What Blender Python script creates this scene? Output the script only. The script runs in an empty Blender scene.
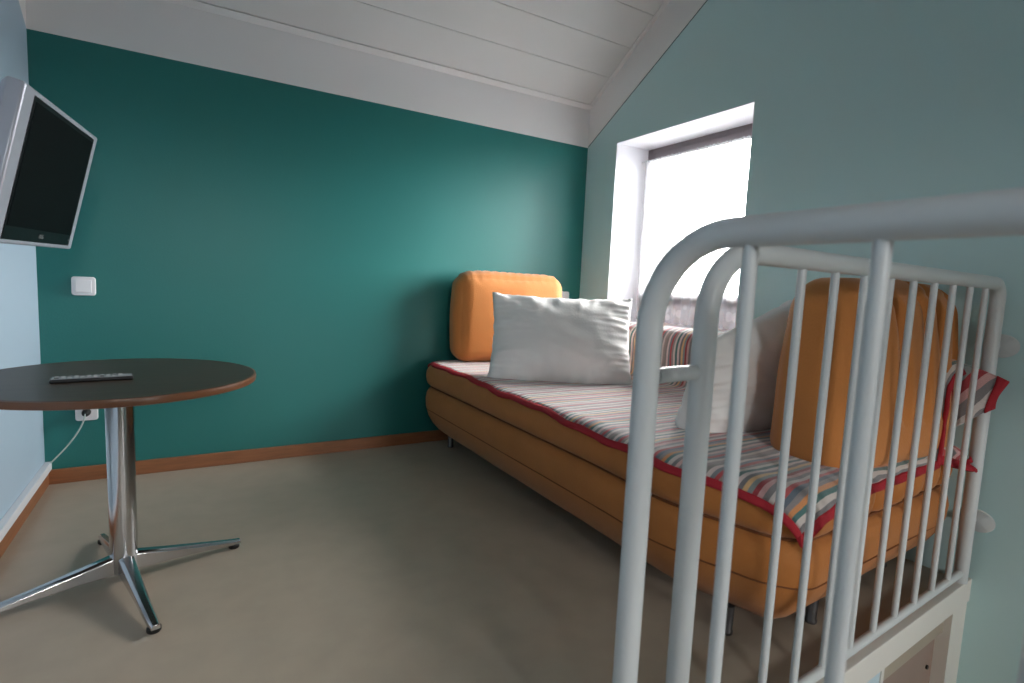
import bpy, bmesh, math, random
from mathutils import Vector, Matrix, noise
random.seed(4)
C = bpy.context.scene.collection
SC = bpy.context.scene

# ------------------------------------------------------------------ camera
F_PX = 543.7
cam_d = bpy.data.cameras.new('camera')
cam = bpy.data.objects.new('camera', cam_d)
C.objects.link(cam)
cam_d.sensor_fit = 'HORIZONTAL'
cam_d.sensor_width = 36.0
cam_d.lens = F_PX / 1024 * 36.0
cam_d.clip_start = 0.02
right = Vector((0.86106331, -0.50652231, 0.04477863))
up = Vector((0.01262386, 0.10932702, 0.99392567))
back = Vector((-0.50834105, -0.85526765, 0.10053175))
mw = Matrix((right, up, back)).transposed().to_4x4()
mw.translation = Vector((0, 0, 1.05))
cam.matrix_world = mw
cam_d.dof.use_dof = True
cam_d.dof.focus_distance = 2.35
cam_d.dof.aperture_fstop = 3.2
SC.camera = cam

# ------------------------------------------------------------------ sky, daylight, exposure
SC.view_settings.view_transform = 'Standard'
SC.view_settings.look = 'None'
SC.view_settings.gamma = 1.0
SC.view_settings.use_curve_mapping = False
SC.view_settings.exposure = 0.74
SC.cycles.use_denoising = True
SC.cycles.max_bounces = 12
SC.cycles.diffuse_bounces = 6
SC.cycles.transparent_max_bounces = 16
SC.cycles.sample_clamp_indirect = 6.0
world = bpy.data.worlds.new('overcast_sky')
SC.world = world
world.use_nodes = True
wnt = world.node_tree
bg = wnt.nodes['Background']
# bright overcast sky above the horizon, dull ground below it
wtc = wnt.nodes.new('ShaderNodeTexCoord')
wsep = wnt.nodes.new('ShaderNodeSeparateXYZ')
wnt.links.new(wtc.outputs['Generated'], wsep.inputs[0])
wr = wnt.nodes.new('ShaderNodeValToRGB')
wmap = wnt.nodes.new('ShaderNodeMapRange')
wmap.inputs['From Min'].default_value = -1
wmap.inputs['From Max'].default_value = 1
wnt.links.new(wsep.outputs[2], wmap.inputs['Value'])
wnt.links.new(wmap.outputs[0], wr.inputs[0])
wr.color_ramp.elements[0].position = 0.47
wr.color_ramp.elements[0].color = (0.10, 0.10, 0.105, 1)
wr.color_ramp.elements[1].position = 0.53
wr.color_ramp.elements[1].color = (1.0, 0.97, 0.99, 1)
wnt.links.new(wr.outputs[0], bg.inputs[0])
bg.inputs[1].default_value = 44.0


def daylight_portal(name, loc, rot, sx, sy):
    """marks a window opening through which the sky lights the room"""
    d = bpy.data.lights.new(name, 'AREA')
    d.shape = 'RECTANGLE'
    d.size = sx
    d.size_y = sy
    d.cycles.is_portal = True
    o = bpy.data.objects.new(name, d)
    o.location = loc
    o.rotation_euler = rot
    C.objects.link(o)


daylight_portal('daylight_side_window', (2.93, 2.452, 1.53), (0, math.radians(90), 0), 1.06, 1.06)
daylight_portal('daylight_added_low_window', (1.65, -1.91, 0.69), (math.radians(90), 0, 0), 0.48, 0.48)  # portal of the low window added behind the camera for fill
daylight_portal('daylight_added_high_window', (0.25, -1.91, 1.6), (math.radians(90), 0, 0), 0.44, 0.44)  # portal of the high window added for frontal fill


# ------------------------------------------------------------------ materials
def lin(c):
    return tuple((x / 255 / 12.92 if x / 255 <= 0.04045 else ((x / 255 + 0.055) / 1.055) ** 2.4) for x in c)


def mat(name, rgb, rough=0.6, metal=0.0, bump=0.0, bscale=40.0, var=0.0, vscale=6.0, sheen=0.0, spec=0.5, stretch=None):
    m = bpy.data.materials.new(name)
    m.use_nodes = True
    nt = m.node_tree
    b = nt.nodes['Principled BSDF']
    col = lin(rgb)
    b.inputs['Base Color'].default_value = (*col, 1)
    b.inputs['Roughness'].default_value = rough
    b.inputs['Metallic'].default_value = metal
    b.inputs['Specular IOR Level'].default_value = spec
    if sheen:
        b.inputs['Sheen Weight'].default_value = sheen
    if bump or var:
        tc = nt.nodes.new('ShaderNodeTexCoord')
        mp = nt.nodes.new('ShaderNodeMapping')
        nt.links.new(tc.outputs['Object'], mp.inputs[0])
        if stretch:
            mp.inputs['Scale'].default_value = stretch
    if bump:
        n = nt.nodes.new('ShaderNodeTexNoise')
        n.inputs['Scale'].default_value = bscale
        n.inputs['Detail'].default_value = 4
        nt.links.new(mp.outputs[0], n.inputs['Vector'])
        bp = nt.nodes.new('ShaderNodeBump')
        bp.inputs['Strength'].default_value = bump
        bp.inputs['Distance'].default_value = 0.01
        nt.links.new(n.outputs[0], bp.inputs['Height'])
        nt.links.new(bp.outputs[0], b.inputs['Normal'])
    if var:
        n2 = nt.nodes.new('ShaderNodeTexNoise')
        n2.inputs['Scale'].default_value = vscale
        n2.inputs['Detail'].default_value = 5
        nt.links.new(mp.outputs[0], n2.inputs['Vector'])
        r = nt.nodes.new('ShaderNodeValToRGB')
        r.color_ramp.elements[0].position = 0.3
        r.color_ramp.elements[1].position = 0.7
        r.color_ramp.elements[0].color = (*[x * (1 - var) for x in col], 1)
        r.color_ramp.elements[1].color = (*[min(1, x * (1 + var)) for x in col], 1)
        nt.links.new(n2.outputs[0], r.inputs[0])
        nt.links.new(r.outputs[0], b.inputs['Base Color'])
    return m


M_TEAL = mat('teal_wall_paint', (30, 112, 107), 0.42, bump=0.08, bscale=160)
M_SAGE = mat('pale_aqua_wall_paint', (192, 221, 222), 0.55, bump=0.05, bscale=160)
M_PALE = mat('bluish_light_wall_paint', (172, 192, 208), 0.5, bump=0.05, bscale=160)  # left wall: blue of the window light is put into the colour
M_CREAM = mat('cream_stairwell_paint', (232, 214, 190), 0.6, bump=0.05, bscale=160)
M_LINE = mat('dark_green_edge', (58, 92, 90), 0.7)
M_WHITE = mat('white_wall_paint', (238, 235, 234), 0.6, bump=0.04, bscale=160)
M_CEIL = mat('white_ceiling_board', (228, 226, 224), 0.5, var=0.02, vscale=3)
M_REVEAL = mat('white_reveal_plaster', (238, 238, 242), 0.6)
M_FLOOR = mat('beige_linoleum', (172, 157, 139), 0.42, bump=0.03, bscale=300, var=0.05, vscale=9)
M_SKIRT = mat('brown_skirting_wood', (142, 90, 56), 0.45, var=0.15, vscale=8, stretch=(1, 1, 12))
M_DUCT = mat('white_plastic', (226, 226, 230), 0.4)
M_PLATE = mat('white_switch_plastic', (235, 232, 234), 0.35)
M_RAIL = mat('white_painted_steel', (204, 206, 206), 0.33, spec=0.45)
M_FASCIA = mat('white_fascia_paint', (224, 218, 210), 0.5)
M_LOWER = mat('pale_blue_wall_paint', (196, 214, 222), 0.6)
M_PANEL = mat('brown_grey_panel', (158, 134, 122), 0.6, var=0.04)
M_SCREW = mat('dark_screw', (50, 44, 42), 0.5, 0.6)
M_CHROME = mat('brushed_chrome', (205, 205, 208), 0.16, 1.0)
M_BLACK = mat('black_rubber', (18, 18, 18), 0.5)
M_TOP = mat('dark_brown_tabletop', (66, 54, 44), 0.4, spec=0.3, var=0.22, vscale=5, stretch=(1, 14, 1))
M_EDGE = mat('brown_table_edge', (104, 66, 42), 0.3, var=0.12, vscale=8)
M_SILVER = mat('silver_plastic', (168, 170, 180), 0.35, 0.25)
M_DGREY = mat('dark_grey_plastic', (92, 96, 102), 0.5)
M_SCREEN = mat('black_glass_screen', (7, 8, 9), 0.5, spec=0.05)
M_BEZEL = mat('black_bezel', (8, 9, 12), 0.4, spec=0.15)
M_LOGO = mat('grey_lettering', (120, 124, 126), 0.5)
M_LEATH = mat('orange_upholstery', (170, 103, 40), 0.75, bump=0.12, bscale=120, var=0.05, vscale=10, sheen=0.15)
M_SEAM = mat('brown_seam_piping', (112, 62, 24), 0.8)
M_CUSH = mat('orange_cushion_fabric', (193, 120, 55), 0.8, bump=0.15, bscale=140, var=0.04, vscale=8, sheen=0.2)
M_PILL = mat('white_pillow_cotton', (238, 234, 230), 0.85, bump=0.10, bscale=90, sheen=0.1)
M_TRIM = mat('red_blanket_trim', (158, 22, 36), 0.8, bump=0.2, bscale=120)
M_WOODW = mat('grey_brown_window_wood', (104, 94, 98), 0.5)
M_REMOTE = mat('black_remote_plastic', (22, 22, 24), 0.4)
M_RTOP = mat('grey_remote_face', (150, 152, 154), 0.4)
M_KEY = mat('pale_remote_key', (190, 190, 190), 0.5)
M_CABLE = mat('pale_cable', (190, 200, 196), 0.5)
M_LEG = mat('grey_steel_leg', (110, 108, 108), 0.35, 0.8)


def blanket_material():
    m = bpy.data.materials.new('striped_woven_blanket')
    m.use_nodes = True
    nt = m.node_tree
    b = nt.nodes['Principled BSDF']
    b.inputs['Roughness'].default_value = 0.85
    b.inputs['Sheen Weight'].default_value = 0.45
    uv = nt.nodes.new('ShaderNodeUVMap')
    uv.uv_map = 'weave'
    sep = nt.nodes.new('ShaderNodeSeparateXYZ')
    wn = nt.nodes.new('ShaderNodeTexNoise'); wn.inputs['Scale'].default_value = 5; wn.inputs['Detail'].default_value = 3
    nt.links.new(uv.outputs[0], wn.inputs['Vector'])
    wa = nt.nodes.new('ShaderNodeMixRGB'); wa.blend_type = 'ADD'; wa.inputs[0].default_value = 0.03
    nt.links.new(uv.outputs[0], wa.inputs[1]); nt.links.new(wn.outputs[1], wa.inputs[2])
    nt.links.new(wa.outputs[0], sep.inputs[0])
    mul = nt.nodes.new('ShaderNodeMath'); mul.operation = 'MULTIPLY'; mul.inputs[1].default_value = 1 / 0.36
    nt.links.new(sep.outputs[1], mul.inputs[0])
    fr = nt.nodes.new('ShaderNodeMath'); fr.operation = 'FRACT'
    nt.links.new(mul.outputs[0], fr.inputs[0])
    r = nt.nodes.new('ShaderNodeValToRGB')
    r.color_ramp.interpolation = 'CONSTANT'
    cols = [(150, 130, 126), (198, 182, 174), (104, 110, 114), (178, 64, 66), (140, 132, 130), (206, 170, 164), (120, 116, 116), (202, 190, 182),
            (74, 112, 108), (206, 136, 84), (136, 128, 126), (92, 102, 112), (182, 78, 78), (200, 188, 182), (124, 118, 118), (196, 150, 146),
            (150, 46, 52), (128, 136, 132), (214, 170, 118), (112, 108, 110), (210, 188, 182), (70, 104, 100), (206, 192, 182), (140, 126, 120),
            (176, 62, 64), (116, 120, 124), (212, 190, 184), (132, 122, 116)]
    el = r.color_ramp.elements
    while len(el) < len(cols):
        el.new(0.5)
    for i, c in enumerate(cols):
        el[i].position = i / len(cols)
    for i, c in enumerate(cols):
        el[i].color = (*lin(c), 1)
    nt.links.new(fr.outputs[0], r.inputs[0])
    n = nt.nodes.new('ShaderNodeTexNoise'); n.inputs['Scale'].default_value = 500
    nt.links.new(uv.outputs[0], n.inputs['Vector'])
    mx = nt.nodes.new('ShaderNodeMixRGB'); mx.blend_type = 'OVERLAY'; mx.inputs[0].default_value = 0.35
    nt.links.new(r.outputs[0], mx.inputs[1]); nt.links.new(n.outputs[0], mx.inputs[2])
    nt.links.new(mx.outputs[0], b.inputs['Base Color'])
    bp = nt.nodes.new('ShaderNodeBump'); bp.inputs['Strength'].default_value = 0.3; bp.inputs['Distance'].default_value = 0.004
    nt.links.new(n.outputs[0], bp.inputs['Height']); nt.links.new(bp.outputs[0], b.inputs['Normal'])
    return m


def lace_material():
    m = bpy.data.materials.new('white_lace')
    m.use_nodes = True
    nt = m.node_tree
    nt.nodes.remove(nt.nodes['Principled BSDF'])
    out = nt.nodes['Material Output']
    tr = nt.nodes.new('ShaderNodeBsdfTransparent')
    tl = nt.nodes.new('ShaderNodeBsdfTranslucent'); tl.inputs[0].default_value = (0.9, 0.9, 0.93, 1)
    df = nt.nodes.new('ShaderNodeBsdfDiffuse'); df.inputs[0].default_value = (0.85, 0.85, 0.88, 1)
    m1 = nt.nodes.new('ShaderNodeMixShader'); m1.inputs[0].default_value = 0.6
    nt.links.new(df.outputs[0], m1.inputs[1]); nt.links.new(tl.outputs[0], m1.inputs[2])
    uv = nt.nodes.new('ShaderNodeUVMap'); uv.uv_map = 'cloth'
    vo = nt.nodes.new('ShaderNodeTexVoronoi'); vo.inputs['Scale'].default_value = 9.0
    nt.links.new(uv.outputs[0], vo.inputs['Vector'])
    r = nt.nodes.new('ShaderNodeMapRange')
    r.inputs['From Min'].default_value = 0.28; r.inputs['From Max'].default_value = 0.34
    r.inputs['To Min'].default_value = 0.55; r.inputs['To Max'].default_value = 0.36
    nt.links.new(vo.outputs['Distance'], r.inputs['Value'])
    m2 = nt.nodes.new('ShaderNodeMixShader')
    nt.links.new(r.outputs[0], m2.inputs[0])
    nt.links.new(tr.outputs[0], m2.inputs[1]); nt.links.new(m1.outputs[0], m2.inputs[2])
    nt.links.new(m2.outputs[0], out.inputs[0])
    return m


def glass_material():
    m = bpy.data.materials.new('window_glass')
    m.use_nodes = True
    nt = m.node_tree
    nt.nodes.remove(nt.nodes['Principled BSDF'])
    out = nt.nodes['Material Output']
    tr = nt.nodes.new('ShaderNodeBsdfTransparent'); tr.inputs[0].default_value = (0.96, 0.98, 0.97, 1)
    gl = nt.nodes.new('ShaderNodeBsdfGlossy'); gl.inputs['Roughness'].default_value = 0.02
    fr = nt.nodes.new('ShaderNodeFresnel'); fr.inputs[0].default_value = 1.45
    mx = nt.nodes.new('ShaderNodeMixShader')
    nt.links.new(fr.outputs[0], mx.inputs[0]); nt.links.new(tr.outputs[0], mx.inputs[1]); nt.links.new(gl.outputs[0], mx.inputs[2])
    nt.links.new(mx.outputs[0], out.inputs[0])
    return m


M_BLANKET = blanket_material()
M_LACE = lace_material()
M_GLASS = glass_material()


# ------------------------------------------------------------------ mesh helpers
def obj(name, bm, mats, parent=None, smooth=True, bevel=0.0, angle=40):
    me = bpy.data.meshes.new(name)
    bmesh.ops.recalc_face_normals(bm, faces=bm.faces)
    bm.to_mesh(me)
    bm.free()
    for m in (mats if isinstance(mats, (list, tuple)) else [mats]):
        me.materials.append(m)
    o = bpy.data.objects.new(name, me)
    C.objects.link(o)
    if smooth:
        for p in me.polygons:
            p.use_smooth = True
        me.set_sharp_from_angle(angle=math.radians(angle))
    if bevel:
        b = o.modifiers.new('bevel', 'BEVEL')
        b.width = bevel
        b.segments = 3
        b.limit_method = 'ANGLE'
    if parent:
        o.parent = parent
    return o


def thing(name, label, cat, loc=(0, 0, 0), rot=(0, 0, 0), group=None):
    o = bpy.data.objects.new(name, None)
    o.empty_display_size = 0.1
    o.location = loc
    o.rotation_euler = rot
    C.objects.link(o)
    return tag(o, label, cat, group)


def tag(o, label, cat, group=None):
    o['label'] = label
    o['category'] = cat
    if group:
        o['group'] = group
    return o


def struct(o, label, cat='room'):
    o['kind'] = 'structure'
    o['label'] = label
    o['category'] = cat
    return o


def box(bm, lo, hi, mi=0, rot=None):
    vs = [bm.verts.new((x, y, z)) for x in (lo[0], hi[0]) for y in (lo[1], hi[1]) for z in (lo[2], hi[2])]
    fs = [(0, 1, 3, 2), (4, 6, 7, 5), (0, 4, 5, 1), (2, 3, 7, 6), (0, 2, 6, 4), (1, 5, 7, 3)]
    for f in fs:
        bm.faces.new([vs[i] for i in f]).material_index = mi
    return vs


def prism(bm, poly, vec, mi=0):
    """closed prism: a planar polygon extruded along vec"""
    vec = Vector(vec)
    a = [bm.verts.new(p) for p in poly]
    b = [bm.verts.new(Vector(p) + vec) for p in poly]
    bm.faces.new(a).material_index = mi
    bm.faces.new(b[::-1]).material_index = mi
    n = len(a)
    for i in range(n):
        bm.faces.new((a[i], a[(i + 1) % n], b[(i + 1) % n], b[i])).material_index = mi


def tube(bm, pts, r, seg=14, caps=True, closed=False):
    pts = [Vector(p) for p in pts]
    rs = r if isinstance(r, (list, tuple)) else [r] * len(pts)
    n = len(pts)
    rings = []
    prev = None
    for i, p in enumerate(pts):
        if closed:
            t = (pts[(i + 1) % n] - pts[i - 1]).normalized()
        else:
            t = (pts[min(i + 1, n - 1)] - pts[max(i - 1, 0)]).normalized()
        if prev is None:
            a = Vector((0, 0, 1)) if abs(t.z) < 0.9 else Vector((0, 1, 0))
            u = t.cross(a).normalized()
        else:
            u = (prev - t * prev.dot(t)).normalized()
        prev = u
        v = t.cross(u)
        rings.append([bm.verts.new(p + (u * math.cos(2 * math.pi * k / seg) + v * math.sin(2 * math.pi * k / seg)) * rs[i]) for k in range(seg)])
    for i in range(n if closed else n - 1):
        A, B = rings[i], rings[(i + 1) % n]
        for k in range(seg):
            bm.faces.new((A[k], A[(k + 1) % seg], B[(k + 1) % seg], B[k]))
    if caps and not closed:
        bm.faces.new(rings[0][::-1])
        bm.faces.new(rings[-1])


def lathe(bm, prof, center=(0, 0, 0), seg=48, mi=0):
    cx, cy, cz = center
    rings = []
    for r, z in prof:
        if r < 1e-6:
            rings.append([bm.verts.new((cx, cy, cz + z))])
        else:
            rings.append([bm.verts.new((cx + r * math.cos(2 * math.pi * k / seg), cy + r * math.sin(2 * math.pi * k / seg), cz + z)) for k in range(seg)])
    for A, B in zip(rings, rings[1:]):
        for k in range(seg):
            a = [A[k % len(A)], A[(k + 1) % seg % len(A)], B[(k + 1) % seg % len(B)], B[k % len(B)]]
            u = []
            for v in a:
                if v not in u:
                    u.append(v)
            if len(u) > 2:
                bm.faces.new(u).material_index = mi


def arc(center, u, v, r, a0, a1, n=10):
    c = Vector(center); u = Vector(u); v = Vector(v)
    return [c + (u * math.cos(math.radians(a0 + (a1 - a0) * i / n)) + v * math.sin(math.radians(a0 + (a1 - a0) * i / n))) * r for i in range(n + 1)]


# ------------------------------------------------------------------ room
XL, XR, YB, YR = -0.612, 2.544, 3.309, -1.8
RIDGE = 1.0
def zc(y): return 2.364 + 0.64 * (YB - y) if y >= RIDGE else 2.364 + 0.64 * (YB - RIDGE) - 0.64 * (RIDGE - y)
def zb(y): return 2.092 + 0.603 * (YB - y) if y >= RIDGE else 2.092 + 0.603 * (YB - RIDGE) - 0.603 * (RIDGE - y)
def rail_y(x): return 0.7956 - 0.062 * (2.475 - x)
EDGE_X = 0.735
def edge_y(x): return rail_y(x) + 0.012

bm = bmesh.new()
prism(bm, [(XL - .1, YB + .1, 0), (XR + .1, YB + .1, 0), (XR + .1, edge_y(XR + .1), 0), (EDGE_X, edge_y(EDGE_X), 0), (EDGE_X, YR - .1, 0), (XL - .1, YR - .1, 0)], (0, 0, -0.16))
struct(obj('floor', bm, M_FLOOR, smooth=False), 'beige linoleum floor of the attic room', 'floor')

# back wall: teal with a white band above
bm = bmesh.new()
prism(bm, [(XL - .1, YB, -.16), (XR + .4, YB, -.16), (XR + .4, YB, 2.092), (XL - .1, YB, 2.092)], (0, .1, 0), 0)
prism(bm, [(XL - .1, YB, 2.092), (XR + .4, YB, 2.092), (XR + .4, YB, 2.46), (XL - .1, YB, 2.46)], (0, .1, 0), 1)
struct(obj('wall_back', bm, [M_TEAL, M_WHITE], smooth=False), 'dark teal back wall with a white band on top', 'wall')

# left wall (gable)
bm = bmesh.new()
def gable(bm, x, vec, lo, hi, zlo, zhi, mi):
    ys = [lo, hi] if not (lo < RIDGE < hi) else [lo, RIDGE, hi]
    bot = [(x, y, zlo(y)) for y in ys]
    top = [(x, y, zhi(y)) for y in ys[::-1]]
    prism(bm, bot + top, vec, mi)
gable(bm, XL, (-.1, 0, 0), YR, YB, lambda y: -.16, zb, 0)
gable(bm, XL, (-.1, 0, 0), YR, YB, zb, lambda y: zc(y) + .06, 1)
struct(obj('wall_left', bm, [M_PALE, M_WHITE], smooth=False), 'gable wall on the left, blue window light in its paint, carrying the television', 'wall')

# right wall (gable) with a deep window opening
WY0, WY1, WZ0, WZ1 = 1.916, 2.988, 0.78, 2.066
T = (.335, 0, 0)
bm = bmesh.new()
gable(bm, XR, T, WY1, YB, lambda y: -.16, zb, 0)
gable(bm, XR, T, WY0, WY1, lambda y: -.16, lambda y: WZ0, 0)
gable(bm, XR, T, WY0, WY1, lambda y: WZ1, zb, 0)
gable(bm, XR, T, 0.86, WY0, lambda y: -.16, zb, 0)
gable(bm, XR, T, YR, 0.86, lambda y: -1.6, zb, 0)
gable(bm, XR, T, YR, YB, lambda y: zb(y) + .010, lambda y: zc(y) + .06, 1)
gable(bm, XR + .002, T, YR, YB, zb, lambda y: zb(y) + .010, 2)
struct(obj('wall_right', bm, [M_SAGE, M_WHITE, M_LINE], smooth=False), 'pale aqua gable wall on the right with the window', 'wall')

# rear wall behind the camera, with two unseen openings added for fill light
RX0, RX1, RZ0, RZ1 = 1.41, 1.89, 0.45, 0.93
bm = bmesh.new()
QX0, QX1, QZ0, QZ1 = 0.03, 0.47, 1.38, 1.82
for lo, hi in (((XL - .1, YR - .1, -1.6), (QX0, YR, 2.1)), ((RX1, YR - .1, -1.6), (XR + .4, YR, 2.1)),
               ((QX1, YR - .1, -1.6), (RX0, YR, 2.1)),
               ((RX0, YR - .1, -1.6), (RX1, YR, RZ0)), ((RX0, YR - .1, RZ1), (RX1, YR, 2.1)),
               ((QX0, YR - .1, -1.6), (QX1, YR, QZ0)), ((QX0, YR - .1, QZ1), (QX1, YR, 2.1))):
    box(bm, lo, hi)
struct(obj('wall_rear', bm, M_CREAM, smooth=False), 'pale wall behind the viewer with two small added window openings', 'wall')

# ceiling boards: parallel to the back wall, small open joints
bm = bmesh.new()
sl = Vector((0, -1, 0.64)).normalized()
nrm = Vector((0, 0.64, 1)).normalized()
p0 = Vector((0, YB, 2.364))
L = (YB - RIDGE) / 0.8423
w = 0.236
s = 0.045
first = True
while s < L:
    e = min(s + w - 0.003, L)
    a = p0 + sl * s; b = p0 + sl * e
    prism(bm, [(XL - .02, a.y, a.z), (XR + .02, a.y, a.z), (XR + .02, b.y, b.z), (XL - .02, b.y, b.z)], nrm * 0.02)
    s += w
a = p0 + nrm * .008; b = p0 + sl * L + nrm * .008
prism(bm, [(XL - .1, a.y + .1, a.z - .064), (XR + .4, a.y + .1, a.z - .064), (XR + .4, b.y, b.z), (XL - .1, b.y, b.z)], nrm * 0.1)
r = Vector((0, RIDGE, zc(RIDGE))); q = Vector((0, YR - .1, zc(YR - .1)))
prism(bm, [(XL - .1, r.y, r.z), (XR + .4, r.y, r.z), (XR + .4, q.y, q.z), (XL - .1, q.y, q.z)], Vector((0, -.054, .084)))
struct(obj('ceiling', bm, M_CEIL, smooth=False), 'sloping white boarded ceiling', 'ceiling')
# slim cover strips around the boards
bm = bmesh.new()
a = p0 + sl * 0.0; b = p0 + sl * 0.042
prism(bm, [(XL, a.y, a.z), (XR, a.y, a.z), (XR, b.y, b.z), (XL, b.y, b.z)], -nrm * .008)
struct(obj('trim_1', bm, M_WHITE, smooth=False, bevel=.002), 'white cover strip between ceiling boards and back wall', 'trim')
for i, (xa, xb, side) in enumerate(((XR - .03, XR, 'right'), (XL, XL + .03, 'left'))):
    bm = bmesh.new()
    a = p0 + sl * 0.044; b = p0 + sl * L
    prism(bm, [(xa, a.y, a.z), (xb, a.y, a.z), (xb, b.y, b.z), (xa, b.y, b.z)], -nrm * .008)
    struct(obj('trim_%d' % (i + 2), bm, M_WHITE, smooth=False, bevel=.002), 'white cover strip between ceiling boards and %s wall' % side, 'trim')

# skirting
bm = bmesh.new()
box(bm, (XL, YB - .016, 0), (XR, YB, .072))
struct(obj('baseboard_back', bm, M_SKIRT, smooth=False, bevel=.004), 'brown wooden skirting along the teal wall', 'baseboard')
bm = bmesh.new()
box(bm, (XL, YR, 0), (XL + .016, YB - .016, .072))
struct(obj('baseboard_left', bm, M_SKIRT, smooth=False, bevel=.004), 'brown wooden skirting along the left wall', 'baseboard')
bm = bmesh.new()
box(bm, (XL, YR, .0735), (XL + .026, YB - .002, .112))
struct(obj('trim_4', bm, M_DUCT, smooth=False, bevel=.003), 'white cable trunking on top of the left skirting', 'trim')

# stair opening: kerb board, wall below with a recess
ux = Vector((1, 0.062, 0)).normalized()
def ep(x, z, off=0.0): return (x, edge_y(x) - off, z)
bm = bmesh.new()
prism(bm, [ep(EDGE_X, .026, .03), ep(XR, .026, .03), ep(XR, .026, -.02), ep(EDGE_X, .026, -.02)], (0, 0, -.090))
struct(obj('trim_5', bm, M_FASCIA, smooth=False, bevel=.003), 'white kerb board along the edge of the stair opening', 'trim')
bm = bmesh.new()
R0, R1 = 1.835, 2.40
prism(bm, [ep(EDGE_X, -.065, .02), ep(R0 - .02, -.065, .02), ep(R0 - .02, -.065, -.1), ep(EDGE_X, -.065, -.1)], (0, 0, -1.5), 0)
prism(bm, [ep(R0 - .02, -.065, .024), ep(R0, -.065, .024), ep(R0, -.065, -.1), ep(R0 - .02, -.065, -.1)], (0, 0, -1.5), 1)
prism(bm, [ep(R1, -.065, .024), ep(XR, -.065, .024), ep(XR, -.065, -.1), ep(R1, -.065, -.1)], (0, 0, -1.5), 1)
prism(bm, [ep(R0, -.065, -.02), ep(R1, -.065, -.02), ep(R1, -.065, -.1), ep(R0, -.065, -.1)], (0, 0, -1.5), 2)
struct(obj('wall_stairwell', bm, [M_LOWER, M_FASCIA, M_PANEL], smooth=False), 'wall below the stair opening with a brown-grey recessed panel', 'wall')
bm = bmesh.new()
box(bm, (EDGE_X - .1, YR, -1.6), (EDGE_X - .001, edge_y(EDGE_X), -.16))
box(bm, (EDGE_X - .1, YR, -1.7), (XR + .1, edge_y(XR), -1.6))
struct(obj('wall_shaft', bm, M_CREAM, smooth=False), 'lower wall and landing of the stair shaft', 'wall')
bm = bmesh.new()
px, pz = 2.345, -.29
tube(bm, [(px, edge_y(px) + .026, pz), (px, edge_y(px) + .014, pz)], .008, 12)
tag(obj('screw', bm, M_SCREW), 'dark screw head in the brown-grey panel below the floor edge', 'screw')

# ------------------------------------------------------------------ window in the right wall
XW = 2.838
WF0 = 0.97      # lower edge of the window frame; a low parapet closes the recess below it
win = bpy.data.objects.new('window_1', None); C.objects.link(win); win.location = (XW, 2.45, 0.78)
struct(win, 'deep-set window with a grey-brown frame in the right wall', 'window')
def wpart(name, bm, m, **k):
    o = obj(name, bm, m, **k); o.parent = win; o.matrix_parent_inverse = Matrix.Translation((-XW, -2.45, -0.78)); return o
bm = bmesh.new()
t = .004
box(bm, (XR - .0005, WY0, WZ1 - t), (XW + .042, WY1, WZ1))
box(bm, (XR - .0005, WY0, WZ0), (XW + .042, WY1, WZ0 + t))
box(bm, (XR - .0005, WY0, WZ0 + t), (XW + .042, WY0 + t, WZ1 - t))
box(bm, (XR - .0005, WY1 - t, WZ0 + t), (XW + .042, WY1, WZ1 - t))
box(bm, (XW, WY0 + t, WZ0 + t), (XW + .042, WY1 - t, WF0))
wpart('reveal', bm, M_REVEAL, smooth=False)
def frame_bm(y0, y1, z0, z1, w, x0, x1):
    bm = bmesh.new()
    box(bm, (x0, y0, z0), (x1, y0 + w, z1)); box(bm, (x0, y1 - w, z0), (x1, y1, z1))
    box(bm, (x0, y0 + w, z0), (x1, y1 - w, z0 + w)); box(bm, (x0, y0 + w, z1 - w), (x1, y1 - w, z1)); return bm
wpart('window_frame', frame_bm(WY0 + t, WY1 - t, WF0, WZ1 - t, .045, XW, XW + .04), M_WOODW, smooth=False, bevel=.004)
wpart('sash', frame_bm(WY0 + .04, WY1 - .04, WF0 + .036, WZ1 - .04, .045, XW - .012, XW + .034), M_WOODW, smooth=False, bevel=.004)
bm = bmesh.new()
box(bm, (XW + .012, WY0 + .08, WF0 + .076), (XW + .018, WY1 - .08, WZ1 - .08))
wpart('window_pane', bm, M_GLASS, smooth=False)

def added_window(name, label, x0, x1, z0, z1):  # builds an unseen window, added so that sky light fills the room
    c = ((x0 + x1) / 2, YR, z0)
    w = bpy.data.objects.new(name, None); C.objects.link(w); w.location = c
    struct(w, label, 'window')
    bm = bmesh.new()
    f = .045
    for lo, hi in (((x0, YR - .08, z0), (x0 + f, YR - .02, z1)), ((x1 - f, YR - .08, z0), (x1, YR - .02, z1)),
                   ((x0 + f, YR - .08, z0), (x1 - f, YR - .02, z0 + f)), ((x0 + f, YR - .08, z1 - f), (x1 - f, YR - .02, z1))):
        box(bm, lo, hi)
    o = obj('window_frame', bm, M_WOODW, smooth=False, bevel=.004); o.parent = w; o.matrix_parent_inverse = Matrix.Translation(-Vector(c))
    bm = bmesh.new()
    box(bm, (x0 + f, YR - .055, z0 + f), (x1 - f, YR - .049, z1 - f))
    o = obj('window_pane', bm, M_GLASS, smooth=False); o.parent = w; o.matrix_parent_inverse = Matrix.Translation(-Vector(c))
added_window('fill_window_2', 'unseen low window added behind the viewer to light the stair side', RX0, RX1, RZ0, RZ1)
added_window('fill_window_3', 'unseen small square window added high behind the viewer for fill light', QX0, QX1, QZ0, QZ1)

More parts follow.
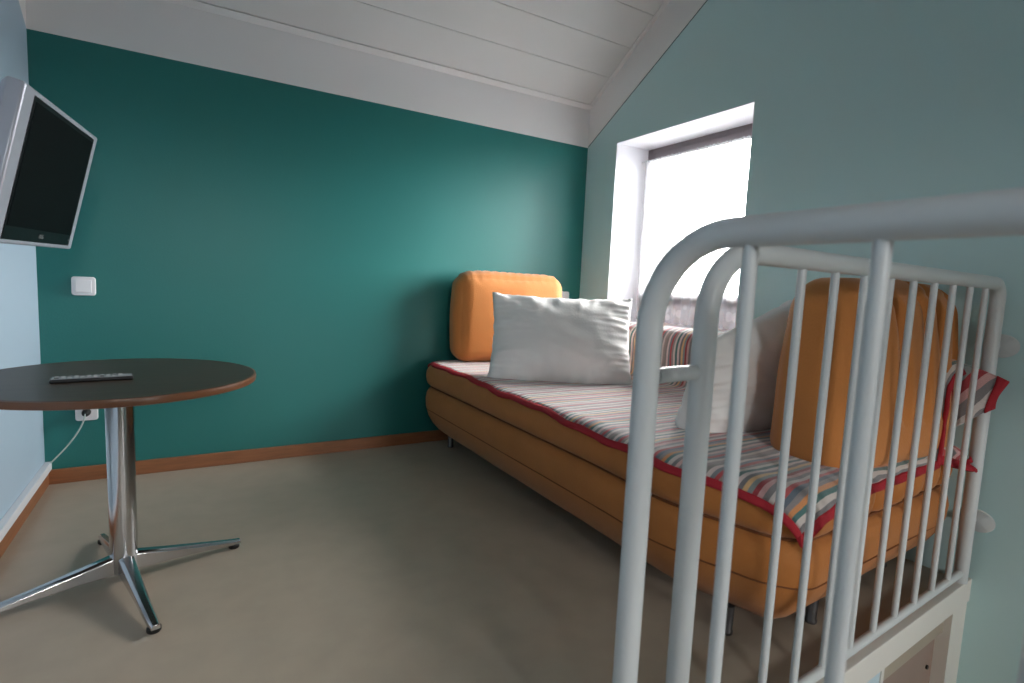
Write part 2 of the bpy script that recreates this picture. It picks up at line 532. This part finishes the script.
# curtain
cur = thing('lace_curtain', 'sheer white lace curtain hanging in the window recess', 'curtain', (XW - .05, 2.45, 1.99))
IC = Matrix.Translation((-(XW - .05), -2.45, -1.99))
bm = bmesh.new()
uvl = bm.loops.layers.uv.new('cloth')
NY, NZ = 130, 60
CY0, CY1, CZ0, CZ1 = WY0 + .012, WY1 - .035, .845, 1.975
grid = []
for j in range(NZ + 1):
    fz = j / NZ
    row = []
    for i in range(NY + 1):
        fy = i / NY
        y = CY0 + (CY1 - CY0) * fy
        z = CZ0 + (CZ1 - CZ0) * fz
        amp = .010 + .006 * math.sin(fy * 9)
        ph = fy * 78 + 1.5 * math.sin(fy * 11)
        x = XW - .05 + amp * math.sin(ph) * (0.6 + .4 * (1 - fz)) + (.007 * math.sin(fy * 330) if fz > .93 else 0)
        y += .012 * math.sin(ph + 1) * (1 - fz)
        if j == 0:
            z += .012 * abs(math.sin(fy * 46))
        if j == NZ:
            z += .006 * math.sin(fy * 210)
        y -= .012 * (1 - fz) * (fy - .5)
        row.append((bm.verts.new((x, y, z)), (fy * 1.8, fz * 1.25)))
    grid.append(row)
for j in range(NZ):
    for i in range(NY):
        q = [grid[j][i], grid[j][i + 1], grid[j + 1][i + 1], grid[j + 1][i]]
        f = bm.faces.new([a[0] for a in q])
        for lp, a in zip(f.loops, q):
            lp[uvl].uv = a[1]
o = obj('curtain_cloth', bm, M_LACE, angle=180); o.parent = cur; o.matrix_parent_inverse = IC
bm = bmesh.new()
tube(bm, [(XW - .05, WY0 + .004, 1.968), (XW - .05, WY1 - .004, 1.968)], .006, 10)
o = obj('curtain_rod', bm, M_RAIL, parent=cur); o.matrix_parent_inverse = IC

# ------------------------------------------------------------------ sofa bed
def ring(x0, x1, y0, y1, r, inset, n=10, scal=None):
    """rounded rectangle in plan; more points along the near end for the stitched channels"""
    x0 += inset; x1 -= inset; y0 += inset; y1 -= inset
    r = max(.01, r - inset)
    pts = []
    for cx, cy, a0 in ((x1 - r, y1 - r, 0), (x0 + r, y1 - r, 90), (x0 + r, y0 + r, 180), (x1 - r, y0 + r, 270)):
        for k in range(n + 1):
            a = math.radians(a0 + 90 * k / n)
            pts.append(Vector((cx + r * math.cos(a), cy + r * math.sin(a), 0)))
        if a0 == 180:
            for k in range(1, 80):
                pts.append(Vector((x0 + r + (x1 - x0 - 2 * r) * k / 80, y0, 0)))
        elif a0 == 90:
            for k in range(1, 80):
                pts.append(Vector((x0, y1 - r + (y0 - y1 + 2 * r) * k / 80, 0)))
    return pts


def sag(y):
    t = max(0, min(1, (1.6 - y) / .75))
    return .02 * t * t * (3 - 2 * t)


def warp(p):
    """the near front corner is set back and the near end runs parallel to the railing"""
    t = max(0, min(1, (1.25 - p.y) / .45))
    t = t * t * (3 - 2 * t)
    x = p.x + .11 * t * max(0, min(1, (2.0 - p.x) / .7))
    y = p.y + .055 * max(0, min(1, (p.x - 1.4) / 1.1)) * max(0, min(1, (1.6 - p.y) / .7))
    return Vector((x, y, p.z))


def slab(bm, x0, x1, y0, y1, r, prof, channels=0.0, wob=0.0):
    rings = []
    for z, ins in prof:
        pts = ring(x0, x1, y0, y1, r, ins)
        row = []
        for p in pts:
            q = Vector((p.x, p.y, z))
            if channels and p.y < y0 + .12 and p.x > x0 + .18:
                k = abs(math.sin((p.x - x0) / .135 * math.pi)) ** .55
                wgt = min(1, (p.x - x0 - .18) / .15)
                q.y += channels * (1 - k) * wgt
            if wob:
                d = noise.noise(Vector((p.x * 3, p.y * 3, z * 8)))
                q += Vector((d * wob, d * wob, 0))
            q.z -= sag(q.y) * max(0, min(1, (z - .09) / .31))
            row.append(bm.verts.new(warp(q)))
        rings.append(row)
    n = len(rings[0])
    for A, B in zip(rings, rings[1:]):
        for k in range(n):
            bm.faces.new((A[k], A[(k + 1) % n], B[(k + 1) % n], B[k]))
    bm.faces.new(rings[0][::-1])
    bm.faces.new(rings[-1])


SX0, SX1, SY0, SY1 = 1.262, 2.52, .785, 3.265
RPL = .14
sofa = thing('sofa_bed', 'long orange upholstered sofa bed along the right wall under the window', 'sofa', (1.9, 2.0, 0))
IS = Matrix.Translation((-1.9, -2.0, 0))
def sp(name, bm, m, **k):
    o = obj(name, bm, m, **k); o.parent = sofa; o.matrix_parent_inverse = IS; return o
bm = bmesh.new()
slab(bm, SX0, SX1, SY0, SY1, RPL, [(.092, .20), (.094, .15), (.104, .115), (.13, .082), (.17, .05), (.22, .022), (.28, .004), (.33, .0), (.365, .006), (.388, .02), (.398, .04), (.402, .08)], wob=.006)
sp('sofa_base', bm, M_LEATH, angle=70)
bm = bmesh.new()
pf = [(.398, .09), (.402, .04), (.41, .024), (.425, .010), (.445, .003), (.465, .0), (.485, .0)]
pf += [(.485 + .058 * math.sin(math.radians(a)), .058 * (1 - math.cos(math.radians(a)))) for a in (15, 30, 45, 60, 75, 90)] + [(.5435, .12)]
slab(bm, SX0, SX1, SY0, SY1, RPL, pf, channels=.05, wob=.006)
sp('seat_cushion', bm, M_LEATH, angle=70)
bm = bmesh.new()
tube(bm, [warp(p + Vector((0, 0, .401 - sag(p.y)))) for p in ring(SX0, SX1, SY0, SY1, RPL, .034)], .0045, 6, closed=True)
sp('seam_piping', bm, M_SEAM)
bm = bmesh.new()
tube(bm, [warp(p + Vector((0, 0, .262 - sag(p.y) * .55))) for p in ring(SX0, SX1, SY0, SY1, RPL, .0085)], .0025, 6, closed=True)
sp('base_seam', bm, M_SEAM)
# backrest bolster along the wall
bm = bmesh.new()
prof = []
for a in range(0, 181, 15):
    prof.append((2.39 - .118 * math.cos(math.radians(a)), .775 + .072 * math.sin(math.radians(a))))
prof = [(2.272, .54)] + prof + [(2.508, .54)]
prev = None
ys = [(.93, .6), (.94, .85), (.97, .97), (1.0, 1)] + [(1.0 + 2.2 * k / 24, 1) for k in range(1, 24)] + [(3.2, 1), (3.22, .97), (3.245, .85), (3.25, .6)]
rings = []
for y, s_ in ys:
    rings.append([bm.verts.new((2.39 + (x - 2.39) * s_, y, .69 + (z - .69) * s_ if z > .6 else z)) for x, z in prof])
n = len(prof)
for A, B in zip(rings, rings[1:]):
    for k in range(n):
        bm.faces.new((A[k], A[(k + 1) % n], B[(k + 1) % n], B[k]))
bm.faces.new(rings[0]); bm.faces.new(rings[-1][::-1])
sp('backrest', bm, M_LEATH, angle=70)
for (lx, ly) in ((1.436, 3.135), (1.436, 1.02), (1.74, .93), (2.38, 3.135), (2.38, 1.02)):
    bm = bmesh.new()
    lathe(bm, [(0, 0), (.017, 0), (.019, .004), (.019, .012), (.016, .016), (.019, .094), (0, .096)], (lx, ly, 0), 20)
    sp('leg', bm, M_LEG)

# ------------------------------------------------------------------ blanket on the sofa
bl = thing('striped_blanket', 'striped woven blanket with red border spread over the orange sofa bed', 'blanket', (1.8, 2.0, .55))
IB = Matrix.Translation((-1.8, -2.0, -.55))
RB = .064
IX0, IY0, IY1, RC = SX0 + .060, SY0 + .060, SY1 - .060, .08
BTOP = .551
backpath = [(2.20, 0.0), (2.245, .006), (2.262, .03), (2.266, .10), (2.266, .21), (2.275, .255), (2.30, .285), (2.34, .301), (2.39, .307), (2.44, .302), (2.485, .28)]
bcum = [0]
for a, b in zip(backpath, backpath[1:]):
    bcum.append(bcum[-1] + math.hypot(b[0] - a[0], b[1] - a[1]))


def front_over(q):   # how far the border hangs over the front edge
    return .030 + .050 * max(0, min(1, (2.9 - q) / 1.9)) + .006 * math.sin(q * 9) + .004 * math.sin(q * 23)


def drape(p, q):
    near = max(0, 1 - (q - Q0) / .25)
    return warp(drape_flat(p, q - .05 * near * near * math.exp(-((p - 1.22) / .22) ** 2)))


def drape_flat(p, q):
    """flat blanket coordinates (p across the seat, q along it) to a point lying on the sofa"""
    if p <= 2.20:
        x, extra = p, 0.0
        zoff = 0.0
    else:
        t = p - 2.20
        for k in range(len(bcum) - 1):
            if t <= bcum[k + 1] or k == len(bcum) - 2:
                f = (t - bcum[k]) / (bcum[k + 1] - bcum[k])
                x = backpath[k][0] + (backpath[k + 1][0] - backpath[k][0]) * f
                zoff = backpath[k][1] + (backpath[k + 1][1] - backpath[k][1]) * f
                break
    # inner rounded rectangle
    cx, cy = max(x, IX0 + RC), min(max(q, IY0 + RC), IY1 - RC)
    dx, dy = x - cx, q - cy
    if x >= IX0 + RC:
        dx = 0
    d = math.hypot(dx, dy)
    wr = .0035 * noise.noise(Vector((p * 5, q * 5, 1))) + .002 * noise.noise(Vector((p * 14, q * 14, 3)))
    sg = sag(q) * (1 - min(1, zoff / .2))
    if d <= RC:
        return Vector((x, q, BTOP + zoff + abs(wr) - sg))
    s = d - RC
    nx, ny = dx / d, dy / d
    a = min(s / RB, math.pi / 2)
    off = RC + RB * math.sin(a)
    drop = RB * (1 - math.cos(a)) + max(0, s - RB * math.pi / 2)
    flare = .006 * math.sin(q * 24 + p * 24) * min(1, s / .06)
    off += max(0, s - RB * math.pi / 2) * .06 + abs(flare) * .6 + abs(wr)
    keep = zoff - drop if zoff > 0.02 else -drop
    return Vector((cx + nx * off if dx else x, cy + ny * off, BTOP + keep - sg))


Q0, Q1 = SY0 - .020, SY1 - .03
P1 = 2.20 + bcum[-1]
NQ, NP = 150, 90
def bgrid(i, j):
    q = Q0 + .020 + (Q1 - Q0 - .040) * i / NQ
    ps = IX0 - front_over(q) + .020
    return ps + (P1 - ps) * j / NP, q
bm = bmesh.new(); uvl = bm.loops.layers.uv.new('weave')
V = {}
for i in range(NQ + 1):
    for j in range(NP + 1):
        p, q = bgrid(i, j)
        V[i, j] = (bm.verts.new(drape(p, q)), (p, q))
for i in range(NQ):
    for j in range(NP):
        k = [V[i, j], V[i + 1, j], V[i + 1, j + 1], V[i, j + 1]]
        f = bm.faces.new([a[0] for a in k])
        for lp, a in zip(f.loops, k):
            lp[uvl].uv = a[1]
# loose end of the blanket bunched over the near end of the backrest and poking through the bars
def patch(bm, fn, nu, nv):
    g = [[bm.verts.new(fn(u / nu, v / nv)) for v in range(nv + 1)] for u in range(nu + 1)]
    for u in range(nu):
        for v in range(nv):
            f = bm.faces.new((g[u][v], g[u + 1][v], g[u + 1][v + 1], g[u][v + 1]))
            for lp in f.loops:
                c = lp.vert.co
                lp[uvl].uv = (c.z, c.x * 1.1 + c.y)


def bez(a, b, c, d, t):
    a, b, c, d = map(Vector, (a, b, c, d)); s = 1 - t
    return a * s ** 3 + b * 3 * s * s * t + c * 3 * s * t * t + d * t ** 3


def flap_point(u, v):
    top = bez((2.31, .93, .845), (2.36, .86, .87), (2.395, .80, .835), (2.435, .735, .800), u)
    bot = bez((2.30, .915, .58), (2.33, .83, .60), (2.40, .79, .66), (2.425, .742, .70), u)
    p = top.lerp(bot, v)
    p.x += .012 * math.sin(v * 3 + u * 3) * (0.4 + u)
    p.y += .010 * math.sin(v * 3 + u * 4 + 1) * (0.4 + u * .5)
    return p
patch(bm, flap_point, 16, 18)
def flap2_point(u, v):
    top = bez((2.29, .91, .60), (2.36, .84, .58), (2.40, .82, .54), (2.425, .80, .50), u)
    bot = bez((2.24, .85, .50), (2.32, .815, .485), (2.38, .80, .475), (2.425, .785, .462), u)
    p = top.lerp(bot, v)
    p.y += .010 * math.sin(v * 7 + u * 5)
    return p
patch(bm, flap2_point, 12, 10)
o = obj('blanket_cloth', bm, M_BLANKET, angle=180); o.parent = bl; o.matrix_parent_inverse = IB
so = o.modifiers.new('thickness', 'SOLIDIFY'); so.thickness = .004; so.offset = 1


# red border: a narrow folded band around the blanket edge
def strip(bm, outer, inner, th=.004):
    n = len(outer)
    rows = [[bm.verts.new(p) for p in outer]]
    for f in (.33, .66, 1):
        rows.append([bm.verts.new(a.lerp(b, f)) for a, b in zip(outer, inner)])
    for A, B in zip(rows, rows[1:]):
        for k in range(n - 1):
            bm.faces.new((A[k], A[k + 1], B[k + 1], B[k]))
bm = bmesh.new()
W = .022
out, inn = [], []
N = 260
for k in range(N + 1):   # front edge
    q = Q1 + (Q0 - Q1) * k / N
    ps = IX0 - front_over(q)
    out.append(drape(ps - .004, q)); inn.append(drape(ps + W, max(q, Q0 + W * .0)))
strip(bm, out, inn)
out, inn = [], []
for k in range(161):     # near end
    ps = IX0 - front_over(Q0)
    p = ps + (P1 - ps) * k / 160
    out.append(drape(p, Q0 - .004)); inn.append(drape(p, Q0 + W))
strip(bm, out, inn)
out, inn = [], []
for k in range(161):     # far end
    ps = IX0 - front_over(Q1)
    p = ps + (P1 - ps) * k / 160
    out.append(drape(p, Q1 + .004)); inn.append(drape(p, Q1 - W))
strip(bm, out, inn)
strip(bm, [flap_point(1.02, v / 14) for v in range(15)], [flap_point(.86, v / 14) for v in range(15)])
strip(bm, [flap2_point(1.02, v / 10) for v in range(11)], [flap2_point(.88, v / 10) for v in range(11)])
strip(bm, [flap2_point(u / 10, 1.03) for u in range(11)], [flap2_point(u / 10, .70) for u in range(11)])
o = obj('red_border', bm, M_TRIM, angle=180); o.parent = bl; o.matrix_parent_inverse = IB
so = o.modifiers.new('thickness', 'SOLIDIFY'); so.thickness = .011; so.offset = 0


# ------------------------------------------------------------------ cushions and pillows
def box_cushion(w, d, h, r, puff, pleats=(), gather=0.0, seed=0, taper=0.0, N=46):
    """soft box cushion; local x width, y depth, z height, base at z = 0"""
    bm = bmesh.new()
    half = Vector((w / 2, d / 2, h / 2))
    bmesh.ops.create_cube(bm, size=2)
    bmesh.ops.subdivide_edges(bm, edges=bm.edges[:], cuts=N, use_grid_fill=True)
    for v in bm.verts:
        c = v.co.copy()
        p = Vector((c.x * half.x, c.y * half.y, c.z * half.z))
        inner = Vector([max(-(half[i] - r), min(half[i] - r, p[i])) for i in range(3)])
        dd = p - inner
        q = inner + (dd.normalized() * r if dd.length > 1e-9 else dd)
        u, t, s_ = c.x, c.y, c.z
        if abs(t) > .999:
            q.y += math.copysign(puff, t) * (1 - u * u) * (1 - s_ * s_)
        if abs(u) > .999:
            q.x += math.copysign(puff * .5, u) * (1 - s_ * s_) * (1 - t * t)
        if abs(s_) > .999 and s_ > 0:
            q.z += puff * .5 * (1 - u * u)
        if t < -.3:
            for k, pc in enumerate(pleats):
                g = math.exp(-((u - pc - .06 * (s_ - .2) * (1 if k % 2 else -1)) / .036) ** 2)
                g *= max(0, min(1, (s_ + .45) / .5))
                q.y += .085 * g * min(1, (-t - .3) / .5)
                q.z -= .012 * g if s_ > .9 else 0
        if gather and s_ > .8:
            q.z += gather * math.sin(u * 40) * (1 - abs(t) * .3)
        q.y *= 1 - taper * s_
        nn = noise.noise(Vector((q.x * 5 + seed, q.y * 5, q.z * 5)))
        q += (q.normalized() if q.length else q) * nn * .008
        q.z += half.z
        v.co = q
    return bm


def pillow(w, h, t, seed=0, N=64, sag=.22, slump=0.0):
    """stuffed pillow; local x width, z height, y thickness, base at z = 0"""
    bm = bmesh.new()
    P = {}
    for side in (1, -1):
        for i in range(N + 1):
            for j in range(N + 1):
                u = -1 + 2 * i / N; v = -1 + 2 * j / N
                edge = i in (0, N) or j in (0, N)
                if edge and side == -1:
                    P[side, i, j] = P[1, i, j]; continue
                x = w / 2 * u * (1 - .055 * (1 - v * v) * abs(u) ** 2)
                z = h / 2 * v * (1 - (.075 if v > 0 else -.09) * (1 - u * u) * abs(v) ** 2)
                f = max(0, (1 - abs(u) ** 2.4)) ** .52 * max(0, (1 - abs(v) ** 2.4)) ** .52
                y = side * t / 2 * f * (1 - sag * v)
                # gathers running in from the seams
                wr = 0.0
                au, av = abs(u), abs(v)
                wr += .016 * noise.noise(Vector((u * 10 + seed, v * 2.0, side))) * av ** 2.5
                wr += .018 * noise.noise(Vector((u * 2.0, v * 12 + seed, side * 2))) * au ** 2.5
                wr += .014 * noise.noise(Vector((u * 3.1 + seed, v * 3.1 + u * 2, side * 3)))
                y += wr * (1 if not edge else .4)
                x += .006 * noise.noise(Vector((u * 3, v * 7 + seed, 5))) * au ** 4
                z += .006 * noise.noise(Vector((u * 9 + seed, v * 3, 7))) * av ** 4
                zz = z + h / 2
                zz -= slump * max(0, .35 - u) * zz / h
                P[side, i, j] = bm.verts.new((x, y, zz))
    for side in (1, -1):
        for i in range(N):
            for j in range(N):
                q = [P[side, i, j], P[side, i + 1, j], P[side, i + 1, j + 1], P[side, i, j + 1]]
                bm.faces.new(q if side == -1 else q[::-1])
    return bm


def place(o, base, xdir, lean, roll=0.0):
    """base point, horizontal direction of the local x axis, lean about it (deg), roll in its own plane (deg)"""
    a = math.atan2(xdir[1], xdir[0])
    o.matrix_world = Matrix.Translation(base) @ Matrix.Rotation(a, 4, 'Z') @ Matrix.Rotation(math.radians(lean), 4, 'X') @ Matrix.Rotation(math.radians(roll), 4, 'Y')


SEAT = BTOP + .006
o = obj('seat_back_cushion', box_cushion(.75, .22, .575, .09, .035, gather=.003, seed=2), M_CUSH, angle=180)
place(o, (1.82, 3.135, SEAT - .006), (1, -.12), 0)
tag(o, 'orange cushion standing against the teal wall at the far end of the sofa', 'cushion', 'orange sofa cushions')
o = obj('seat_back_cushion', box_cushion(.78, .27, .645, .10, .03, pleats=(-.28, .12, .44, .72), seed=7, taper=.18), M_CUSH, angle=180)
place(o, (2.085, 1.00, SEAT - .085), (1, 0), 0)
tag(o, 'orange pleated cushion standing behind the white railing at the near end of the sofa', 'cushion', 'orange sofa cushions')
o = obj('bed_pillow', pillow(.79, .50, .25, 3), M_PILL, angle=180)
place(o, (1.715, 2.365, SEAT - .018), (.66, -.42), -19)
tag(o, 'large white pillow leaning on the orange cushion at the far end of the sofa', 'pillow', 'white bed pillows')
o = obj('bed_pillow', pillow(.80, .60, .24, 11, slump=.14), M_PILL, angle=180)
place(o, (1.96, 1.39, SEAT - .065), (1, -.02), 14, -4)
tag(o, 'white pillow seen through the bars, leaning behind the pleated orange cushion', 'pillow', 'white bed pillows')

# ------------------------------------------------------------------ stair railing and gate
TR = .0225
rl = thing('stair_railing', 'white tubular steel railing with thin bars ending at the right wall', 'railing', (1.6, rail_y(1.6), 0))
IR = Matrix.Translation((-1.6, -rail_y(1.6), 0))
def rp(name, bm, m=None, **k):
    o = obj(name, bm, m or M_RAIL, **k); o.parent = rl; o.matrix_parent_inverse = IR; return o
ZT, X0, X1 = 1.137, .835, 2.472
def RP(x, z): return Vector((x, rail_y(x), z))
def arc_r(cx, cz, r, a0, a1, n=10):
    return [RP(cx + r * math.cos(math.radians(a0 + (a1 - a0) * i / n)), cz + r * math.sin(math.radians(a0 + (a1 - a0) * i / n))) for i in range(n + 1)]
bm = bmesh.new()
ra, rb = .13, .06
path = [RP(X0, .0), RP(X0, .5)] + arc_r(X0 + ra, ZT - ra, ra, 180, 90, 14) + [RP(1.6, ZT)] + arc_r(X1 - rb, ZT - rb, rb, 90, 0, 10) + [RP(X1, .5), RP(X1, .026)]
tube(bm, path, TR, 18)
rp('frame_tube', bm)
bm = bmesh.new()
tube(bm, [RP(X0, .062), RP(X1, .062)], .0135, 12)
rp('bottom_rail', bm)
for k in range(10):
    bm = bmesh.new()
    x = (.968 if k == 0 else 1.008 + .1475 * k)
    tube(bm, [RP(x, .062), RP(x, ZT)], .0095, 12)
    rp('baluster', bm)
for z in (.915, .255):
    bm = bmesh.new()
    prof = [(0, 0), (.030, 0), (.040, .003), (.043, .008), (.040, .011), (0, .012)]
    lathe(bm, prof, (0, 0, 0), 28)
    for v in bm.verts:
        c = v.co.copy()
        v.co = Vector((XR - .0005 - c.z, rail_y(XR) - .012 + c.y * 1.25, z + c.x))
    tube(bm, [RP(X1, z), (XR - .004, rail_y(XR), z)], .011, 12)
    rp('wall_bracket', bm)

gt = thing('stair_gate', 'white tubular steel gate in the foreground with widely spaced bars', 'gate', (.68, .3, 0))
IG = Matrix.Translation((-.68, -.3, 0))
def gp(name, bm, m=None):
    o = obj(name, bm, m or M_RAIL); o.parent = gt; o.matrix_parent_inverse = IG; return o
GX, GY1, GY0, GZ = .68, .683, -.37, 1.1425
bm = bmesh.new()
rg = .155
path = [Vector((GX, GY1, 0)), Vector((GX, GY1, .5))] + arc((GX, GY1 - rg, GZ - rg), (0, 1, 0), (0, 0, 1), rg, 0, 90, 14) + [Vector((GX, .2, GZ))] + arc((GX, GY0 + rg, GZ - rg), (0, 1, 0), (0, 0, 1), rg, 90, 180, 14) + [Vector((GX, GY0, .5)), Vector((GX, GY0, 0))]
tube(bm, path, TR, 20)
gp('frame_tube', bm)
bm = bmesh.new()
tube(bm, [(GX, GY0, .07), (GX, GY1, .07)], .0135, 12)
gp('bottom_rail', bm)
for y in (.498, .328, .155, -.02, -.195):
    bm = bmesh.new()
    tube(bm, [(GX, y, .07), (GX, y, GZ)], .0105, 12)
    gp('baluster', bm)
bm = bmesh.new()
tube(bm, [(GX + TR, GY1, .905), (X0 - TR, rail_y(X0), .905)], .0145, 12)
gp('link_bar', bm)

# ------------------------------------------------------------------ round table
TX, TY, TZ = -.2045, 2.16, .704
tb = thing('round_table', 'round dark brown table on a chrome four-foot pedestal', 'table', (TX, TY, 0))
bm = bmesh.new()
lathe(bm, [(0, TZ - .022), (.399, TZ - .022), (.399, TZ - .001), (.398, TZ), (0, TZ)], seg=96)
obj('tabletop', bm, M_TOP, tb, angle=30)
bm = bmesh.new()
lathe(bm, [(.3995, TZ - .024), (.405, TZ - .022), (.4065, TZ - .011), (.405, TZ - .002), (.3995, TZ)], seg=96)
for f in bm.faces:
    pass
o = obj('edge_band', bm, M_EDGE, tb, angle=60)
bm = bmesh.new()
lathe(bm, [(0, .035), (.038, .035), (.0395, .05), (.0395, .34), (.041, .660), (.10, .672), (.10, .680), (0, .680)], seg=36)
obj('column', bm, M_CHROME, tb, angle=30)
la = math.atan2(.11, .394)
for k in range(4):
    a = la + k * math.pi / 2
    Ln = .372 if k != 3 else .395
    c, s_ = math.cos(a), math.sin(a)
    bm = bmesh.new()
    secs = [(.03, .022, .036, .098), (.12, .020, .034, .078), (.25, .017, .026, .052), (Ln - .03, .015, .014, .034), (Ln, .012, .014, .030)]
    rows = []
    for (d, hw, z0, z1) in secs:
        row = []
        for (yy, zz) in ((-hw, z0), (hw, z0), (hw, z1 - .008), (hw * .55, z1), (-hw * .55, z1), (-hw, z1 - .008)):
            row.append(bm.verts.new((c * d - s_ * yy, s_ * d + c * yy, zz)))
        rows.append(row)
    for A, B in zip(rows, rows[1:]):
        for i in range(6):
            bm.faces.new((A[i], A[(i + 1) % 6], B[(i + 1) % 6], B[i]))
    bm.faces.new(rows[0]); bm.faces.new(rows[-1][::-1])
    leg = obj('leg', bm, M_CHROME, tb, bevel=.002)
    bm = bmesh.new()
    lathe(bm, [(0, 0), (.017, 0), (.019, .003), (.019, .013), (.016, .016), (0, .016)], (c * (Ln - .022), s_ * (Ln - .022), 0), 20)
    obj('foot_glide', bm, M_BLACK, leg)

# remote control on the table
rc = thing('remote_control', 'slim grey and black remote control lying on the round table', 'remote', (-.262, 2.078, TZ), (0, 0, math.radians(6)))
bm = bmesh.new()
box(bm, (-.102, -.024, .0), (.102, .024, .011))
obj('remote_body', bm, M_REMOTE, rc, bevel=.004)
bm = bmesh.new()
box(bm, (-.098, -.0225, .0109), (.098, .0225, .0135))
obj('face_plate', bm, M_RTOP, rc, bevel=.001)
for i in range(11):
    for j in range(3):
        bm = bmesh.new()
        x = -.086 + i * .0155
        y = -.011 + j * .011
        box(bm, (x - .005, y - .0035, .0133), (x + .005, y + .0035, .0155))
        obj('button', bm, M_KEY if (i * 3 + j) % 7 else M_BLACK, rc, smooth=False)

# ------------------------------------------------------------------ television on the left wall
S = 1.2
tv = thing('television', 'small silver flat television tilted down on the left wall', 'television')
ax = Vector((.101, .995, .016)).normalized()
az = Vector((.97, -.095, -.223)); az = (az - ax * az.dot(ax)).normalized()
ay = az.cross(ax)
tm = Matrix((ax, ay, az)).transposed().to_4x4()
tm.translation = Vector((-.268 * S, 1.637 * S, 1.05 + (1.243 - 1.05) * S))
tv.matrix_world = tm
hw, hh = .30, .186
bm = bmesh.new()
rows = []
for z, ins in ((0, 0.004), (-.004, 0), (-.034, 0), (-.045, .010), (-.062, .05), (-.066, .09)):
    rows.append([bm.verts.new((sx * (hw - ins), sy * (hh - ins), z)) for sx, sy in ((-1, -1), (1, -1), (1, 1), (-1, 1))])
for A, B in zip(rows, rows[1:]):
    for i in range(4):
        bm.faces.new((A[i], A[(i + 1) % 4], B[(i + 1) % 4], B[i]))
bm.faces.new(rows[0]); bm.faces.new(rows[-1][::-1])
obj('housing', bm, M_SILVER, tv, bevel=.003, angle=25)
bm = bmesh.new()
box(bm, (-hw + .060, -hh + .012, -.002), (hw - .044, hh - .014, .002))
obj('screen_surround', bm, M_BEZEL, tv, smooth=False, bevel=.001)
bm = bmesh.new()
box(bm, (-hw + .070, -hh + .046, .0021), (hw - .056, hh - .026, .003))
obj('screen', bm, M_SCREEN, tv, smooth=False)
bm = bmesh.new()
lx, ly, lz = .004, -hh + .024, .0022
def bar(x0, y0, x1, y1): box(bm, (lx + x0, ly + y0, lz), (lx + x1, ly + y1, lz + .001))
bar(0, 0, .0022, .011); bar(.0022, 0, .0075, .0022)                     # L
bar(.010, 0, .0122, .011); bar(.0122, 0, .018, .0022); bar(.0122, .0088, .018, .011); bar(.0158, .0022, .018, .0055); bar(.0142, .0044, .0158, .0062)  # G
tube(bm, [(lx - .008 + .005 * math.cos(a * math.pi / 8), ly + .0055 + .005 * math.sin(a * math.pi / 8), lz + .0005) for a in range(16)], .0008, 6, closed=True)
obj('logo_lettering', bm, M_LOGO, tv, smooth=False)
bm = bmesh.new()
lathe(bm, [(0, 0), (.003, 0), (.003, .001), (0, .001)], (hw - .06, -hh + .03, .0022), 12)
obj('indicator', bm, M_LOGO, tv)
bm = bmesh.new()
inv = tm.inverted()
ctr = Vector((0, -.01, -.066))
wallp = inv @ Vector((XL, 1.93, 1.25))
tube(bm, [ctr, ctr + Vector((0, 0, -.03)), wallp.lerp(ctr, .3), wallp], .018, 12)
wc = Vector((XL, 1.93, 1.25))
vs = box(bm, (0, -.06, -.10), (.02, .06, .10))
for v in vs:
    v.co = inv @ (wc + v.co)
box(bm, (-.06, -.07, -.078), (.06, .05, -.064))
obj('wall_mount', bm, M_DGREY, tv, bevel=.002)

# ------------------------------------------------------------------ switch, sockets, cable
def plate(name, label, cat, x, z, w, h, key):
    t_ = thing(name, label, cat, (x, YB, z))
    bm = bmesh.new()
    pts = []
    for cx, cz, a0 in ((1, 1, 0), (-1, 1, 90), (-1, -1, 180), (1, -1, 270)):
        for k in range(7):
            a = math.radians(a0 + 15 * k)
            pts.append((cx * (w / 2 - .013) + .013 * math.cos(a), 0, cz * (h / 2 - .013) + .013 * math.sin(a)))
    prism(bm, pts, (0, -.012, 0))
    obj('cover_frame', bm, M_PLATE, t_, bevel=.004)
    if key == 'rocker':
        bm = bmesh.new()
        prism(bm, [(-w * .33, -.013, -h * .33), (-w * .33, -.021, -h * .33), (-w * .33, -.015, h * .33), (-w * .33, -.011, h * .33)], (w * .66, 0, 0))
        obj('rocker', bm, M_PLATE, t_, bevel=.0015)
    else:
        bm = bmesh.new()
        prof = [(.0, -.004), (.017, -.004), (.019, .002), (.022, .002), (.022, -.004)]
        lathe(bm, prof, seg=28)
        for v in bm.verts:
            c = v.co.copy(); v.co = Vector((c.x, -.013 - c.z, c.y))
        obj('socket_ring', bm, M_PLATE, t_)
    return t_
plate('light_switch', 'white rocker light switch on the teal wall above the round table', 'switch', -.44, .960, .094, .090, 'rocker')
plate('light_switch', 'white switch on the teal wall mostly hidden behind the white pillow', 'switch', 2.395, .985, .090, .090, 'rocker')
plate('wall_socket', 'white wall socket low on the teal wall with a cable plugged in', 'socket', -.445, .345, .09, .085, 'socket')
cb = thing('power_cable', 'thin pale cable running from the low socket into the white trunking', 'cable', (-.445, YB - .03, .345))
bm = bmesh.new()
pts = [bez((0, -.02, 0), (-.01, -.03, -.09), (-.11, .0, -.20), (-.145, .006, -.238), k / 24) for k in range(25)]
tube(bm, pts, .0035, 8)
obj('cord', bm, M_CABLE, cb)
bm = bmesh.new()
tube(bm, [(0, .016, 0), (0, .006, 0), (0, -.014, -.002), (0, -.022, -.004)], [.018, .018, .015, .007], 16)
obj('plug', bm, M_BLACK, cb)
